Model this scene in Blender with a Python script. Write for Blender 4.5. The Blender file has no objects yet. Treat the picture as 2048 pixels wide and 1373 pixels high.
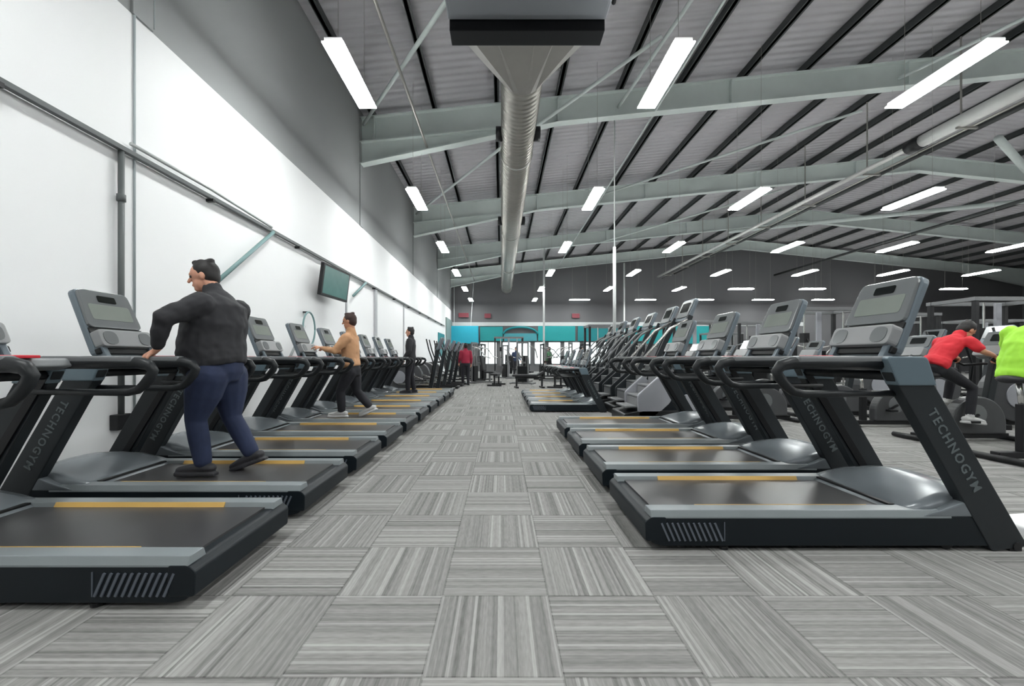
import bpy, bmesh, math, random
from math import pi, sin, cos, radians
from mathutils import Vector, Matrix

# ------------------------------------------------------------------ camera, light, exposure
SC = bpy.context.scene
COL = SC.collection
FPX, CAM_H = 828.0, 1.13           # focal length in pixels of a 2048 px wide frame, lens height in metres
cam_data = bpy.data.cameras.new('camera')
cam_data.sensor_width = 36.0
cam_data.lens = FPX / 2048.0 * 36.0
cam_data.shift_x = 21.0 / 2048.0
cam_data.shift_y = 28.5 / 2048.0
cam_data.clip_end = 200
cam = bpy.data.objects.new('camera', cam_data)
COL.objects.link(cam)
cam.location = (0, 0, CAM_H)
cam.rotation_euler = (pi / 2, 0, 0)
SC.camera = cam
SC.view_settings.view_transform = 'Standard'
SC.view_settings.look = 'None'
SC.view_settings.gamma = 1.0
SC.view_settings.use_curve_mapping = False
SC.view_settings.exposure = 1.74
wd = bpy.data.worlds.new('world'); SC.world = wd; wd.use_nodes = True
wd.node_tree.nodes['Background'].inputs[0].default_value = (0.75, 0.85, 1.0, 1)
wd.node_tree.nodes['Background'].inputs[1].default_value = 1.0
LAMP = 22.0                        # emission strength of the tube-light diffusers
DAY = 0.95                         # daylight behind the far windows

# ------------------------------------------------------------------ materials
MATS = {}
def mat(name, col, rough=0.5, metal=0.0, var=0.06, scale=6.0, bump=0.0, emit=None, spec=0.5, coat=0.0):
    if name in MATS: return MATS[name]
    m = bpy.data.materials.new(name); m.use_nodes = True; MATS[name] = m
    nt = m.node_tree; b = nt.nodes['Principled BSDF']
    b.inputs['Roughness'].default_value = rough
    b.inputs['Metallic'].default_value = metal
    b.inputs['Specular IOR Level'].default_value = spec
    b.inputs['Coat Weight'].default_value = coat
    tc = nt.nodes.new('ShaderNodeTexCoord'); no = nt.nodes.new('ShaderNodeTexNoise')
    no.inputs['Scale'].default_value = scale; no.inputs['Detail'].default_value = 4
    nt.links.new(tc.outputs['Object'], no.inputs['Vector'])
    mx = nt.nodes.new('ShaderNodeMix'); mx.data_type = 'RGBA'
    mx.inputs[6].default_value = (*[c * (1 - var) for c in col], 1)
    mx.inputs[7].default_value = (*[min(1, c * (1 + var)) for c in col], 1)
    nt.links.new(no.outputs['Fac'], mx.inputs[0]); nt.links.new(mx.outputs[2], b.inputs['Base Color'])
    if bump:
        bp = nt.nodes.new('ShaderNodeBump'); bp.inputs['Strength'].default_value = bump
        bp.inputs['Distance'].default_value = 0.01
        nt.links.new(no.outputs['Fac'], bp.inputs['Height']); nt.links.new(bp.outputs[0], b.inputs['Normal'])
    if emit:
        b.inputs['Emission Color'].default_value = (*emit[0], 1)
        b.inputs['Emission Strength'].default_value = emit[1]
    return m

def srgb(r, g, b):
    f = lambda c: (c / 255 / 12.92) if c / 255 <= 0.04045 else ((c / 255 + 0.055) / 1.055) ** 2.4
    return (f(r), f(g), f(b))

M_SKIRT = mat('skirt_blue_black', (0.0045, 0.0085, 0.012), 0.45, 0, 0.15, spec=0.3)
M_BLACK = mat('black_plastic', (0.004, 0.0045, 0.0055), 0.45, 0, 0.15, spec=0.3)
M_BELT = mat('running_belt', (0.042, 0.041, 0.043), 0.33, 0, 0.25, 3.0, spec=0.8)
M_DECKGREY = mat('deck_rail_grey', (0.21, 0.235, 0.245), 0.34, 0, 0.1)
M_HOOD = mat('hood_grey', (0.165, 0.185, 0.20), 0.27, 0.1, 0.1)
M_UPR = mat('upright_charcoal', (0.016, 0.020, 0.023), 0.45, 0, 0.15, spec=0.35)
M_UPRTOP = mat('upright_cap_slate', (0.12, 0.165, 0.195), 0.35, 0.1, 0.1)
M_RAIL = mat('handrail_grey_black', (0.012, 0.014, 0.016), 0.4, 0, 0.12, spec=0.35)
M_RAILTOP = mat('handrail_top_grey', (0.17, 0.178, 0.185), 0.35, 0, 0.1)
M_YELLOW = mat('yellow_strip', srgb(196, 158, 84), 0.5, 0, 0.1)
M_CONS = mat('console_silver_grey', (0.15, 0.16, 0.165), 0.22, 0.15, 0.08, spec=0.8)
M_CONSBACK = mat('console_back_slate', (0.13, 0.16, 0.185), 0.32, 0.1, 0.1)
M_SCREEN = mat('dark_screen', (0.006, 0.008, 0.008), 0.1, 0, 0.2)
M_PANEL = mat('console_panel_grey', (0.24, 0.245, 0.25), 0.35, 0.0, 0.08)
M_RED = mat('red_plastic', srgb(200, 30, 48), 0.4)
M_CHROME = mat('bright_metal', (0.62, 0.62, 0.6), 0.25, 0.9, 0.05)
M_VENT = mat('vent_slat_grey', (0.10, 0.115, 0.14), 0.4)
M_LETTER = mat('lettering_pale_grey', (0.10, 0.12, 0.125), 0.5)
M_SILVER = mat('shroud_silver', (0.36, 0.37, 0.40), 0.35, 0.2, 0.06)
M_STEEL = mat('painted_steel_pale', (0.60, 0.66, 0.64), 0.5, 0, 0.1, 2.0)
M_GALV = mat('galvanised_steel', (0.42, 0.41, 0.38), 0.38, 0.85, 0.12, 5.0)
M_DARKSTEEL = mat('dark_steel', (0.009, 0.0095, 0.011), 0.45, 0.2, 0.2)
M_WALLWHITE = mat('white_wall_paint', (0.86, 0.865, 0.87), 0.7, 0, 0.015, 1.5)
M_CABLE = mat('cable_grey', (0.09, 0.10, 0.10), 0.5)
M_UPH = mat('black_upholstery', (0.015, 0.015, 0.018), 0.55, 0, 0.2, 20, 0.2)
M_MIDGREY = mat('machine_grey', (0.17, 0.175, 0.18), 0.4, 0.1, 0.1)
M_TEAL = mat('teal_board', srgb(14, 140, 142), 0.5, 0, 0.06)
M_BLUETEAL = mat('blue_teal_board', srgb(30, 165, 190), 0.45, 0, 0.05)
M_AC = mat('ac_unit_grey', (0.19, 0.20, 0.22), 0.5, 0.1, 0.06, 2.0)
M_WHITEPL = mat('white_plastic', (0.85, 0.85, 0.85), 0.4)

# ------------------------------------------------------------------ mesh builder
class MB:
    def __init__(s): s.v = []; s.f = []
    def add(s, vs, fs):
        o = len(s.v); s.v += [tuple(v) for v in vs]; s.f += [tuple(i + o for i in f) for f in fs]; return s
    def box(s, x0, y0, z0, x1, y1, z1, M=None):
        vs = [Vector((x, y, z)) for z in (z0, z1) for y in (y0, y1) for x in (x0, x1)]
        if M is not None: vs = [M @ v for v in vs]
        return s.add(vs, [(0, 2, 3, 1), (4, 5, 7, 6), (0, 1, 5, 4), (2, 6, 7, 3), (0, 4, 6, 2), (1, 3, 7, 5)])
    def bar(s, a, b, w, h):            # rectangular bar from a to b; w across, h in the upright direction
        a = Vector(a); b = Vector(b); d = (b - a).normalized()
        up = Vector((0, 0, 1)) if abs(d.z) < 0.95 else Vector((1, 0, 0))
        sx = d.cross(up).normalized() * w / 2; uz = sx.cross(d).normalized() * h / 2
        vs = [p + i * sx + j * uz for p in (a, b) for i, j in ((-1, -1), (1, -1), (1, 1), (-1, 1))]
        return s.add(vs, [(3, 2, 1, 0), (4, 5, 6, 7), (0, 1, 5, 4), (1, 2, 6, 5), (2, 3, 7, 6), (3, 0, 4, 7)])
    def prism(s, poly, y0, y1):        # poly of (x, z) extruded along y
        n = len(poly)
        vs = [(x, y0, z) for x, z in poly] + [(x, y1, z) for x, z in poly]
        return s.add(vs, [tuple(range(n)), tuple(range(2 * n - 1, n - 1, -1))] +
                     [(i, i + n, (i + 1) % n + n, (i + 1) % n) for i in range(n)])
    def loft(s, rings):                # rings: lists of equal numbers of points; closed with caps
        n = len(rings[0]); o = []
        vs = [p for r in rings for p in r]
        fs = [(k * n + i, k * n + (i + 1) % n, (k + 1) * n + (i + 1) % n, (k + 1) * n + i)
              for k in range(len(rings) - 1) for i in range(n)]
        fs += [tuple(range(n - 1, -1, -1)), tuple(range((len(rings) - 1) * n, len(rings) * n))]
        return s.add(vs, fs)
    def tube(s, pts, r, n=8, ends=False, flat=1.0):
        pts = [Vector(p) for p in pts]
        rs = list(r) if isinstance(r, (list, tuple)) else [r] * len(pts)
        if ends:                       # hemispherical ends
            a = (pts[0] - pts[1]).normalized(); b = (pts[-1] - pts[-2]).normalized()
            pa = [pts[0] + a * rs[0] * k for k in (0.95, 0.7, 0.35)]; pb = [pts[-1] + b * rs[-1] * k for k in (0.35, 0.7, 0.95)]
            ra = [rs[0] * k for k in (0.3, 0.71, 0.94)]; rb = [rs[-1] * k for k in (0.94, 0.71, 0.3)]
            pts = pa + pts + pb; rs = ra + rs + rb
        rings = []; ref = None
        for i, p in enumerate(pts):
            t = (pts[min(i + 1, len(pts) - 1)] - pts[max(i - 1, 0)]).normalized()
            if ref is None:
                ref = Vector((0, 0, 1)) if abs(t.z) < 0.9 else Vector((1, 0, 0))
            u = t.cross(ref).normalized(); w = u.cross(t).normalized(); ref = w
            rings.append([p + rs[i] * (u * cos(2 * pi * k / n) + w * sin(2 * pi * k / n) * flat) for k in range(n)])
        return s.loft(rings)
    def ball(s, c, rx, ry=None, rz=None, n=12, m=8):
        ry = ry or rx; rz = rz or rx; c = Vector(c); rings = []
        for j in range(1, m):
            a = pi * j / m
            rings.append([c + Vector((rx * sin(a) * cos(2 * pi * k / n), ry * sin(a) * sin(2 * pi * k / n), -rz * cos(a))) for k in range(n)])
        return s.loft(rings)
    def disc(s, c, r, y0, y1, n=24):   # cylinder along y
        return s.prism([(c[0] + r * cos(-2 * pi * k / n), c[1] + r * sin(-2 * pi * k / n)) for k in range(n)], y0, y1)
    def mesh(s, name, m=None, bevel=0.0, smooth=False):
        me = bpy.data.meshes.new(name); me.from_pydata(s.v, [], s.f)
        bm = bmesh.new(); bm.from_mesh(me)
        bmesh.ops.recalc_face_normals(bm, faces=bm.faces)
        if bevel:
            es = [e for e in bm.edges if len(e.link_faces) == 2 and e.calc_face_angle(0) > 0.6]
            bmesh.ops.bevel(bm, geom=es, offset=bevel, segments=2, affect='EDGES', profile=0.6, clamp_overlap=True)
        for f in bm.faces: f.smooth = smooth
        bm.to_mesh(me); bm.free()
        if m: me.materials.append(m)
        return me
    def build(s, name, m=None, parent=None, bevel=0.0, smooth=False, label=None):
        o = bpy.data.objects.new(name, s.mesh(name, m, bevel, smooth)); COL.objects.link(o)
        if parent: o.parent = parent
        if label: o['label'] = label
        return o

def round_poly(poly, r, seg=4):
    out = []; n = len(poly)
    for i in range(n):
        p = Vector(poly[i]); a = Vector(poly[i - 1]); b = Vector(poly[(i + 1) % n])
        ri = r[i] if isinstance(r, (list, tuple)) else r
        if ri <= 0: out.append(tuple(p)); continue
        da = (a - p); db = (b - p); ri = min(ri, da.length * 0.45, db.length * 0.45)
        p0 = p + da.normalized() * ri; p1 = p + db.normalized() * ri
        for k in range(seg + 1):
            t = k / seg
            out.append(tuple((1 - t) ** 2 * p0 + 2 * t * (1 - t) * p + t * t * p1))
    return out

def thing(name, label, cat, loc=(0, 0, 0), rz=0.0, group=None):
    o = bpy.data.objects.new(name, None); COL.objects.link(o)
    o.location = loc; o.rotation_euler = (0, 0, rz); o['label'] = label; o['category'] = cat
    if group: o['group'] = group
    return o
def tag(o, label, cat, group=None):
    o['label'] = label; o['category'] = cat
    if group: o['group'] = group
    return o
def struct(o):
    o['kind'] = 'structure'; return o
def kids(o): return [c for c in ALL_KIDS(o)]
def ALL_KIDS(o):
    return [c for c in COL.objects if c.parent == o]
def copy_tree(o, parent=None, tree=None):
    c = o.copy(); COL.objects.link(c)
    if parent: c.parent = parent
    for ch, sub in tree: copy_tree(ch, c, sub)
    return c
def tree_of(o): return [(c, tree_of(c)) for c in ALL_KIDS(o)]
class Proto:
    def __init__(s, root): s.root = root; s.tree = tree_of(root); s.used = False
    def place(s, loc, rz, label, group=None, scale=None):
        if not s.used: o = s.root; s.used = True
        else: o = copy_tree(s.root, None, s.tree)
        o.location = loc; o.rotation_euler = (0, 0, rz); o['label'] = label
        if group: o['group'] = group
        if scale: o.scale = scale
        return o

# ------------------------------------------------------------------ the setting
X0, X1, Y0, Y1 = -4.0, 41.5, -5.5, 33.0
RX = 18.8                                        # ridge
def roof_z(x): return 8.34 + 0.104 * (x if x <= RX else 2 * RX - x)   # top of the rafters

def carpet_material():
    m = bpy.data.materials.new('carpet_tiles'); m.use_nodes = True
    nt = m.node_tree; N = nt.nodes; L = nt.links; b = N['Principled BSDF']
    b.inputs['Roughness'].default_value = 0.95; b.inputs['Specular IOR Level'].default_value = 0.15
    tc = N.new('ShaderNodeTexCoord'); sp = N.new('ShaderNodeSeparateXYZ'); L.new(tc.outputs['Object'], sp.inputs[0])
    def mth(op, a, bb=None, c=None):
        n = N.new('ShaderNodeMath'); n.operation = op
        for i, v in enumerate((a, bb, c)):
            if v is None: continue
            if isinstance(v, (int, float)): n.inputs[i].default_value = v
            else: L.new(v, n.inputs[i])
        return n.outputs[0]
    u = mth('MULTIPLY', mth('ADD', sp.outputs[0], 0.28 + 50), 2.0)
    v = mth('MULTIPLY', mth('ADD', sp.outputs[1], -1.46 + 50), 2.0)
    iu = mth('FLOOR', u); iv = mth('FLOOR', v); fu = mth('FRACT', u); fv = mth('FRACT', v)
    chk = mth('MODULO', mth('ADD', iu, iv), 2.0)           # 0/1: which way the pile runs
    def pick(a, bb):                                       # chk ? bb : a
        return mth('ADD', a, mth('MULTIPLY', chk, mth('SUBTRACT', bb, a)))
    across = pick(fu, fv); along = pick(fv, fu)
    tid = mth('ADD', mth('MULTIPLY', iu, 13.7), mth('MULTIPLY', iv, 7.31))
    def lines(n, seed, smooth=False):
        c = N.new('ShaderNodeCombineXYZ')
        L.new(mth('FLOOR', mth('MULTIPLY', across, float(n))), c.inputs[0]); L.new(tid, c.inputs[1]); c.inputs[2].default_value = seed
        w = N.new('ShaderNodeTexWhiteNoise'); w.noise_dimensions = '3D'; L.new(c.outputs[0], w.inputs['Vector'])
        return w.outputs['Value']
    a = lines(38, 1.0); bb = lines(15, 5.0); c3 = lines(64, 9.0)
    # broken flecks along each line
    cv = N.new('ShaderNodeCombineXYZ'); L.new(mth('MULTIPLY', across, 60.0), cv.inputs[0]); L.new(mth('MULTIPLY', along, 9.0), cv.inputs[1]); L.new(tid, cv.inputs[2])
    no = N.new('ShaderNodeTexNoise'); no.inputs['Scale'].default_value = 1.0; no.inputs['Detail'].default_value = 3; L.new(cv.outputs[0], no.inputs['Vector'])
    fleck = no.outputs['Fac']
    big = N.new('ShaderNodeTexNoise'); big.inputs['Scale'].default_value = 0.6; L.new(tc.outputs['Object'], big.inputs['Vector'])
    hi = mth('MULTIPLY', mth('GREATER_THAN', a, 0.86), 0.085)         # pale lines
    lo = mth('MULTIPLY', mth('LESS_THAN', a, 0.2), -0.042)            # dark lines
    val = mth('ADD', 0.225, mth('MULTIPLY', mth('SUBTRACT', bb, 0.5), 0.06))
    val = mth('ADD', val, mth('MULTIPLY', mth('SUBTRACT', c3, 0.5), 0.055))
    val = mth('ADD', val, mth('ADD', hi, lo))
    val = mth('ADD', val, mth('MULTIPLY', mth('SUBTRACT', fleck, 0.5), 0.13))
    val = mth('ADD', val, mth('MULTIPLY', mth('SUBTRACT', big.outputs['Fac'], 0.5), 0.05))
    # thin seams
    d = mth('MINIMUM', mth('MINIMUM', fu, mth('SUBTRACT', 1.0, fu)), mth('MINIMUM', fv, mth('SUBTRACT', 1.0, fv)))
    val = mth('SUBTRACT', val, mth('MULTIPLY', mth('LESS_THAN', d, 0.010), 0.07))
    cr = N.new('ShaderNodeMix'); cr.data_type = 'RGBA'
    cr.inputs[6].default_value = (0.01, 0.0098, 0.0095, 1); cr.inputs[7].default_value = (1.0, 0.985, 0.955, 1)
    L.new(val, cr.inputs[0]); L.new(cr.outputs[2], b.inputs['Base Color'])
    bp = N.new('ShaderNodeBump'); bp.inputs['Strength'].default_value = 0.3; bp.inputs['Distance'].default_value = 0.004
    L.new(val, bp.inputs['Height']); L.new(bp.outputs[0], b.inputs['Normal'])
    return m

def ribbed(name, col, axis, period, rough=0.6, depth=0.05):
    m = bpy.data.materials.new(name); m.use_nodes = True
    nt = m.node_tree; N = nt.nodes; L = nt.links; b = N['Principled BSDF']
    b.inputs['Roughness'].default_value = rough
    tc = N.new('ShaderNodeTexCoord'); w = N.new('ShaderNodeTexWave'); w.bands_direction = axis
    w.inputs['Scale'].default_value = 0.314 / period; w.wave_profile = 'SIN'
    L.new(tc.outputs['Object'], w.inputs['Vector'])
    bp = N.new('ShaderNodeBump'); bp.inputs['Strength'].default_value = 0.8; bp.inputs['Distance'].default_value = depth
    L.new(w.outputs['Fac'], bp.inputs['Height']); L.new(bp.outputs[0], b.inputs['Normal'])
    no = N.new('ShaderNodeTexNoise'); no.inputs['Scale'].default_value = 0.8; L.new(tc.outputs['Object'], no.inputs['Vector'])
    mx = N.new('ShaderNodeMix'); mx.data_type = 'RGBA'
    mx.inputs[6].default_value = (*[c * .92 for c in col], 1); mx.inputs[7].default_value = (*[c * 1.08 for c in col], 1)
    L.new(no.outputs['Fac'], mx.inputs[0]); L.new(mx.outputs[2], b.inputs['Base Color'])
    return m

M_CARPET = carpet_material()
M_WALLSHADE = mat('upper_wall_shade_grey', (0.30, 0.31, 0.312), 0.65, 0, 0.05, 0.7)  # shade above the strip lights' cutoff, put into the wall colour as grey
M_ROOF = ribbed('roof_liner', (0.43, 0.42, 0.44), 'Y', 0.25)
M_PURLIN = mat('purlin_dark', (0.045, 0.05, 0.05), 0.5, 0.2, 0.15)
M_FARWALL = mat('far_wall_grey', (0.12, 0.12, 0.125), 0.7, 0, 0.08, 0.5)

struct(MB().box(X0 - .3, Y0 - .3, -0.2, X1 + .3, Y1 + .3, 0).build('floor', M_CARPET))
struct(MB().box(X0 - .2, Y0, 0, X0, Y1, 4.85).build('wall_left', M_WALLWHITE))
struct(MB().box(X0 - .2, Y0, 4.85, X0 - .001, Y1, 8.6).build('wall_left_upper', M_WALLSHADE))  # white wall above the light cutoff, its shade painted in as even grey
struct(MB().box(X1, Y0, 0, X1 + .2, Y1, 8.6).build('wall_right', M_FARWALL))
gable = [(X0 - .2, 0), (X1 + .2, 0), (X1 + .2, roof_z(X1) + .3), (RX, roof_z(RX) + .3), (X0 - .2, roof_z(X0) + .3)]
struct(MB().prism(gable, Y0 - .2, Y0).build('wall_back', M_FARWALL))
# far wall with openings for the windows
WIN = [(-1.75, -0.35), (0.05, 2.35), (2.6, 3.45), (3.7, 4.75), (4.95, 6.3), (6.6, 8.6)]
WZ0, WZ1 = 0.55, 2.38
mb = MB(); xs = [X0 - .2]
for a, b in WIN: xs += [a, b]
xs.append(X1 + .2)
for i in range(0, len(xs), 2): mb.box(xs[i], Y1, WZ0, xs[i + 1], Y1 + .25, WZ1)
mb.box(X0 - .2, Y1, 0, X1 + .2, Y1 + .25, WZ0)
mb.prism([(X0 - .2, WZ1), (X1 + .2, WZ1), (X1 + .2, roof_z(X1) + .3), (RX, roof_z(RX) + .3), (X0 - .2, roof_z(X0) + .3)], Y1, Y1 + .25)
struct(mb.build('wall_far', M_FARWALL))
M_SKYGLASS = mat('daylit_glass', (0.8, 0.9, 0.92), 0.2, 0, 0.02, emit=((0.86, 0.97, 1.0), DAY))
for i, (a, b) in enumerate(WIN):
    fr = MB()
    for z in (WZ0, WZ1 - .07): fr.box(a, Y1 - .03, z, b, Y1 + .1, z + .07)
    for x in (a, b - .07): fr.box(x, Y1 - .03, WZ0, x + .07, Y1 + .1, WZ1)
    if b - a > 1.2: fr.box((a + b) / 2 - .03, Y1 - .02, WZ0, (a + b) / 2 + .03, Y1 + .1, WZ1)
    w = struct(fr.build('window_%d' % (i + 1), M_MIDGREY))
    MB().box(a, Y1 + .12, WZ0, b, Y1 + .15, WZ1).build('pane', M_SKYGLASS, w)
# pale band above the windows
struct(MB().box(X0, Y1 - .06, 3.62, 24, Y1, 3.92).build('trim_1', mat('trim_pale', (0.5, 0.52, 0.52), 0.6)))
# roof: two slopes
for k, (a, b) in enumerate(((X0 - .3, RX), (RX, X1 + .3))):
    mb = MB(); za, zb = roof_z(a) + .22, roof_z(b) + .22
    mb.prism([(a, za), (b, zb), (b, zb + .1), (a, za + .1)], Y0 - .2, Y1 + .3)
    o = struct(mb.build('ceiling', M_ROOF))
# purlins, parallel to the aisle, lying on the rafters
px = X0 + 0.35
while px < X1:
    if abs(px - RX) > .2:
        z = roof_z(px)
        mb = MB().box(px - .055, Y0, z + .005, px + .04, Y1, z + .2)
        mb.box(px - .035, Y0, z + .005, px + .085, Y1, z + .025)
        struct(mb.build('purlin', M_PURLIN))
    px += 1.75
# portal frames
FR_Y = [4.6, 11.8, 18.8, 25.8, 32.4]
def frame_beam(y):
    mb = MB(); D = .72; tf = .03; hw = .13
    def seg(x0, x1, d0, d1, lo=True):
        z0, z1 = roof_z(x0), roof_z(x1)
        mb.prism([(x0, z0 - d0), (x1, z1 - d1), (x1, z1), (x0, z0)], y - .012, y + .012)
        mb.prism([(x0, z0 - tf), (x1, z1 - tf), (x1, z1), (x0, z0)], y - hw, y + hw)
        if lo: mb.prism([(x0, z0 - d0), (x1, z1 - d1), (x1, z1 - d1 + tf), (x0, z0 - d0 + tf)], y - hw, y + hw)
    seg(X0, 1.6, 1.33, D); seg(1.6, RX, D, D); seg(RX, X1 - 5.6, D, D); seg(X1 - 5.6, X1, D, 1.33)
    # the rafter flange running on above the haunch
    mb.prism([(X0, roof_z(X0) - D), (1.6, roof_z(1.6) - D), (1.6, roof_z(1.6) - D + tf), (X0, roof_z(X0) - D + tf)], y - hw, y + hw)
    for x in (-3.6, 1.6, 6.5, 11.5, 16): mb.box(x - .012, y - hw, roof_z(x) - D, x + .012, y + hw, roof_z(x) - .02)
    return mb
for y in FR_Y:
    struct(frame_beam(y).build('roof_beam', M_STEEL))
    struct(MB().box(X0, y - .13, 4.85, X0 + .025, y + .13, roof_z(X0)).build('wall_column', M_WALLSHADE))
# slim round columns down to the floor
t = thing('hanging_pole', 'slim white pole hung from the roof, right of silver duct', 'pole', (3.40, 12.46, 1.35))
MB().tube([(0, 0, 0), (0, 0, 3.1)], .05, 12).build('pole_tube', mat('column_white', (0.75, 0.77, 0.76), 0.4), t, smooth=True)
MB().tube([(0, 0, 3.1), (0, 0, 7.34)], .018, 8).build('hanging_rod', MATS['column_white'], t, smooth=True)
struct(MB().tube([(2.64, 25.8, 0), (2.64, 25.8, 7.9)], .06, 12).build('column', MATS['column_white'], smooth=True))
struct(MB().tube([(9.6, 32.4, 0), (9.6, 32.4, 8.5)], .07, 12).build('column', MATS['column_white'], smooth=True))

def tagbar(name, pts, r, m, label, cat, group=None, n=8):
    return tag(MB().tube(pts, r, n).build(name, m, smooth=True), label, cat, group)

# bracing rods in the roof bays
def rod(a, b, label, r=.045):
    tagbar('bracing_rod', [a, b], r, M_STEEL, label, 'rod', 'diagonal bracing rods under the roof')
def rp(x, y, dz=-.45): return (x, y, roof_z(x) + dz)
rod((-3.9, 11.7, 7.72), (-.75, 6.6, 7.0), 'pale bracing rod from the left wall to the air handling box')
rod((-3.85, 18.7, 7.6), (.3, 12.0, 7.45), 'pale bracing rod slanting from far left eave towards silver duct')
rod((.9, 11.6, 7.55), (3.6, 9.3, 8.35), 'short pale bracing rod right of silver duct, under first beam')
rod((11.2, 11.7, 9.0), (15.0, 6.4, 9.7), 'long thin rod rising right from first beam at upper right')
rod((3.3, 11.7, 8.2), (4.4, 4.8, 8.5), 'thin rod between near beams right of air handling box')
rod((4.0, 18.7, 8.3), (11.5, 13.2, 9.0), 'thin bracing rod crossing the second roof bay')
rod((6.0, 25.6, 8.2), (13.0, 19.2, 8.9), 'thin bracing rod crossing the third roof bay')
rod((19.2, 16.0, 9.6), (23.4, 18.3, 9.2), 'thick pale strut under the ridge at far right', .14)
rod((14.0, 25.6, 8.9), (27.5, 19.2, 8.7), 'long pale strut running under the right roof slope', .12)

# conduits and pipes running along the hall
tagbar('conduit', [(-2.12, -3, 7.1), (-2.12, 32.6, 7.1)], .035, M_GALV, 'thin grey conduit under the roof left of silver duct', 'pipe')
PX, PZ = 12.1, 7.35
M_PIPE = mat('foil_pipe', (0.72, 0.72, 0.70), 0.4, 0.35)
pipe = thing('insulated_pipe', 'long silver pipe on brackets running down right side of roof', 'pipe', (PX, 10, PZ))
MB().tube([(0, 2.0, 0), (0, 22, 0)], .075, 12).build('pipe_run', M_PIPE, pipe, smooth=True)
MB().tube([(0, -9, 0), (0, 2.1, 0)], .17, 16).build('duct_sleeve', M_PIPE, pipe, smooth=True)
MB().tube([(0, 1.9, 0), (0, 2.3, 0)], .2, 16).build('joint_collar', M_DARKSTEEL, pipe, smooth=True)
MB().tube([(.32, -9, -.12), (.32, 22, -.12)], .03, 8).build('thin_pipe', M_GALV, pipe, smooth=True)
for k in range(11):
    y = -7.5 + k * 2.8
    MB().bar((0, y, -.08), (0, y, roof_z(PX) - PZ - .02), .03, .03).box(-.12, y - .03, -.2, .42, y + .03, -.15).build('bracket', M_GALV, pipe)
tagbar('conduit', [(13.6, 2, 7.7), (13.6, 32.6, 7.7)], .06, M_PURLIN, 'dark cable pipe beside long silver pipe at upper right', 'pipe')
tagbar('conduit', [(21.5, 4, 7.6), (21.5, 32.6, 7.6)], .08, M_PURLIN, 'dark cable pipe under the far roof slope at right', 'pipe')
tagbar('conduit', [(4.35, -2, 8.1), (4.35, 32.6, 8.1)], .03, M_STEEL, 'thin pale conduit under roof right of silver duct', 'pipe')

# air handling box, hopper, spiral duct
ac = thing('air_handling_unit', 'large grey air handling box under roof at top centre', 'air conditioner', (.38, 5.3, 6.1))
MB().box(-1.17, -1.6, 0.02, 1.17, .82, 1.9).build('housing', M_AC, ac, .02)
MB().box(-1.12, -1.4, -.01, 1.12, .7, .03).build('underside_panel', M_AC, ac, .005)
MB().box(-1.15, .83, -.13, 1.15, 1.13, 1.5).build('flange', M_BLACK, ac, .01, label='black collar at the end of the box')
MB().bar((-1.0, -1, 1.85), (-1.0, -1, 2.3), .05, .05).bar((1, -1, 1.85), (1, -1, 2.4), .05, .05).bar((-1, .6, 1.85), (-1, .6, 2.3), .05, .05).bar((1, .6, 1.85), (1, .6, 2.4), .05, .05).build('hanger', M_STEEL, ac)
cab = MB().tube([(1.25, -1.2, 1.2), (1.32, -.4, .5), (1.28, .2, .8), (1.3, .9, .35), (1.27, 1.1, 1.2)], .035, 8).build('cable', M_BLACK, ac, smooth=True)
du = thing('spiral_duct', 'round silver ventilation duct running away under roof centre', 'duct', (.38, 6.5, 6.2))
def sq(w, h, n=24, z=.0):
    pts = []
    for k in range(n):
        a = 2 * pi * (k + .5) / n; c, s_ = cos(a), sin(a); m_ = max(abs(c), abs(s_)); pts.append((c / m_ * w, s_ / m_ * h))
    return pts
R = .39; n = 24
ringA = [Vector((x, 0.0, .5 + z)) for x, z in sq(1.13, .55, n)]
ringB = [Vector((R * cos(2 * pi * (k + .5) / n), 1.05, .1 + R * sin(2 * pi * (k + .5) / n))) for k in range(n)]
MB().loft([ringA, ringB]).build('hopper', mat('duct_cream_grey', (0.33, 0.32, 0.30), 0.45, 0.4, 0.06), du)
m_sp = ribbed('spiral_duct_metal', (0.40, 0.39, 0.355), 'Y', 0.14, 0.33, 0.02); m_sp.node_tree.nodes['Principled BSDF'].inputs['Metallic'].default_value = 0.8
MB().tube([(0, 1.05, .1), (0, 24.5, .1)], R, 40).build('duct_run', m_sp, du, smooth=True)
for y in (4.0, 10.5, 17, 23):
    MB().tube([(0, y - .05, .1), (0, y + .05, .1)], R + .02, 32).build('joint_band', M_GALV, du, smooth=True)
for y in (3.1, 9.2):
    for s_ in (-1, 1):
        o = MB().tube([(s_ * (R - .05), y - .02, .1), (s_ * (R + .12), y - .02, .1)], .16, 16).build('side_nozzle', M_DARKSTEEL, du, smooth=True)
for y in (2.5, 8.5, 14.5, 20.5): MB().bar((0, y, .1 + R), (0, y, roof_z(.38) - 6.2), .02, .02).build('hanger', M_STEEL, du)

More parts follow.
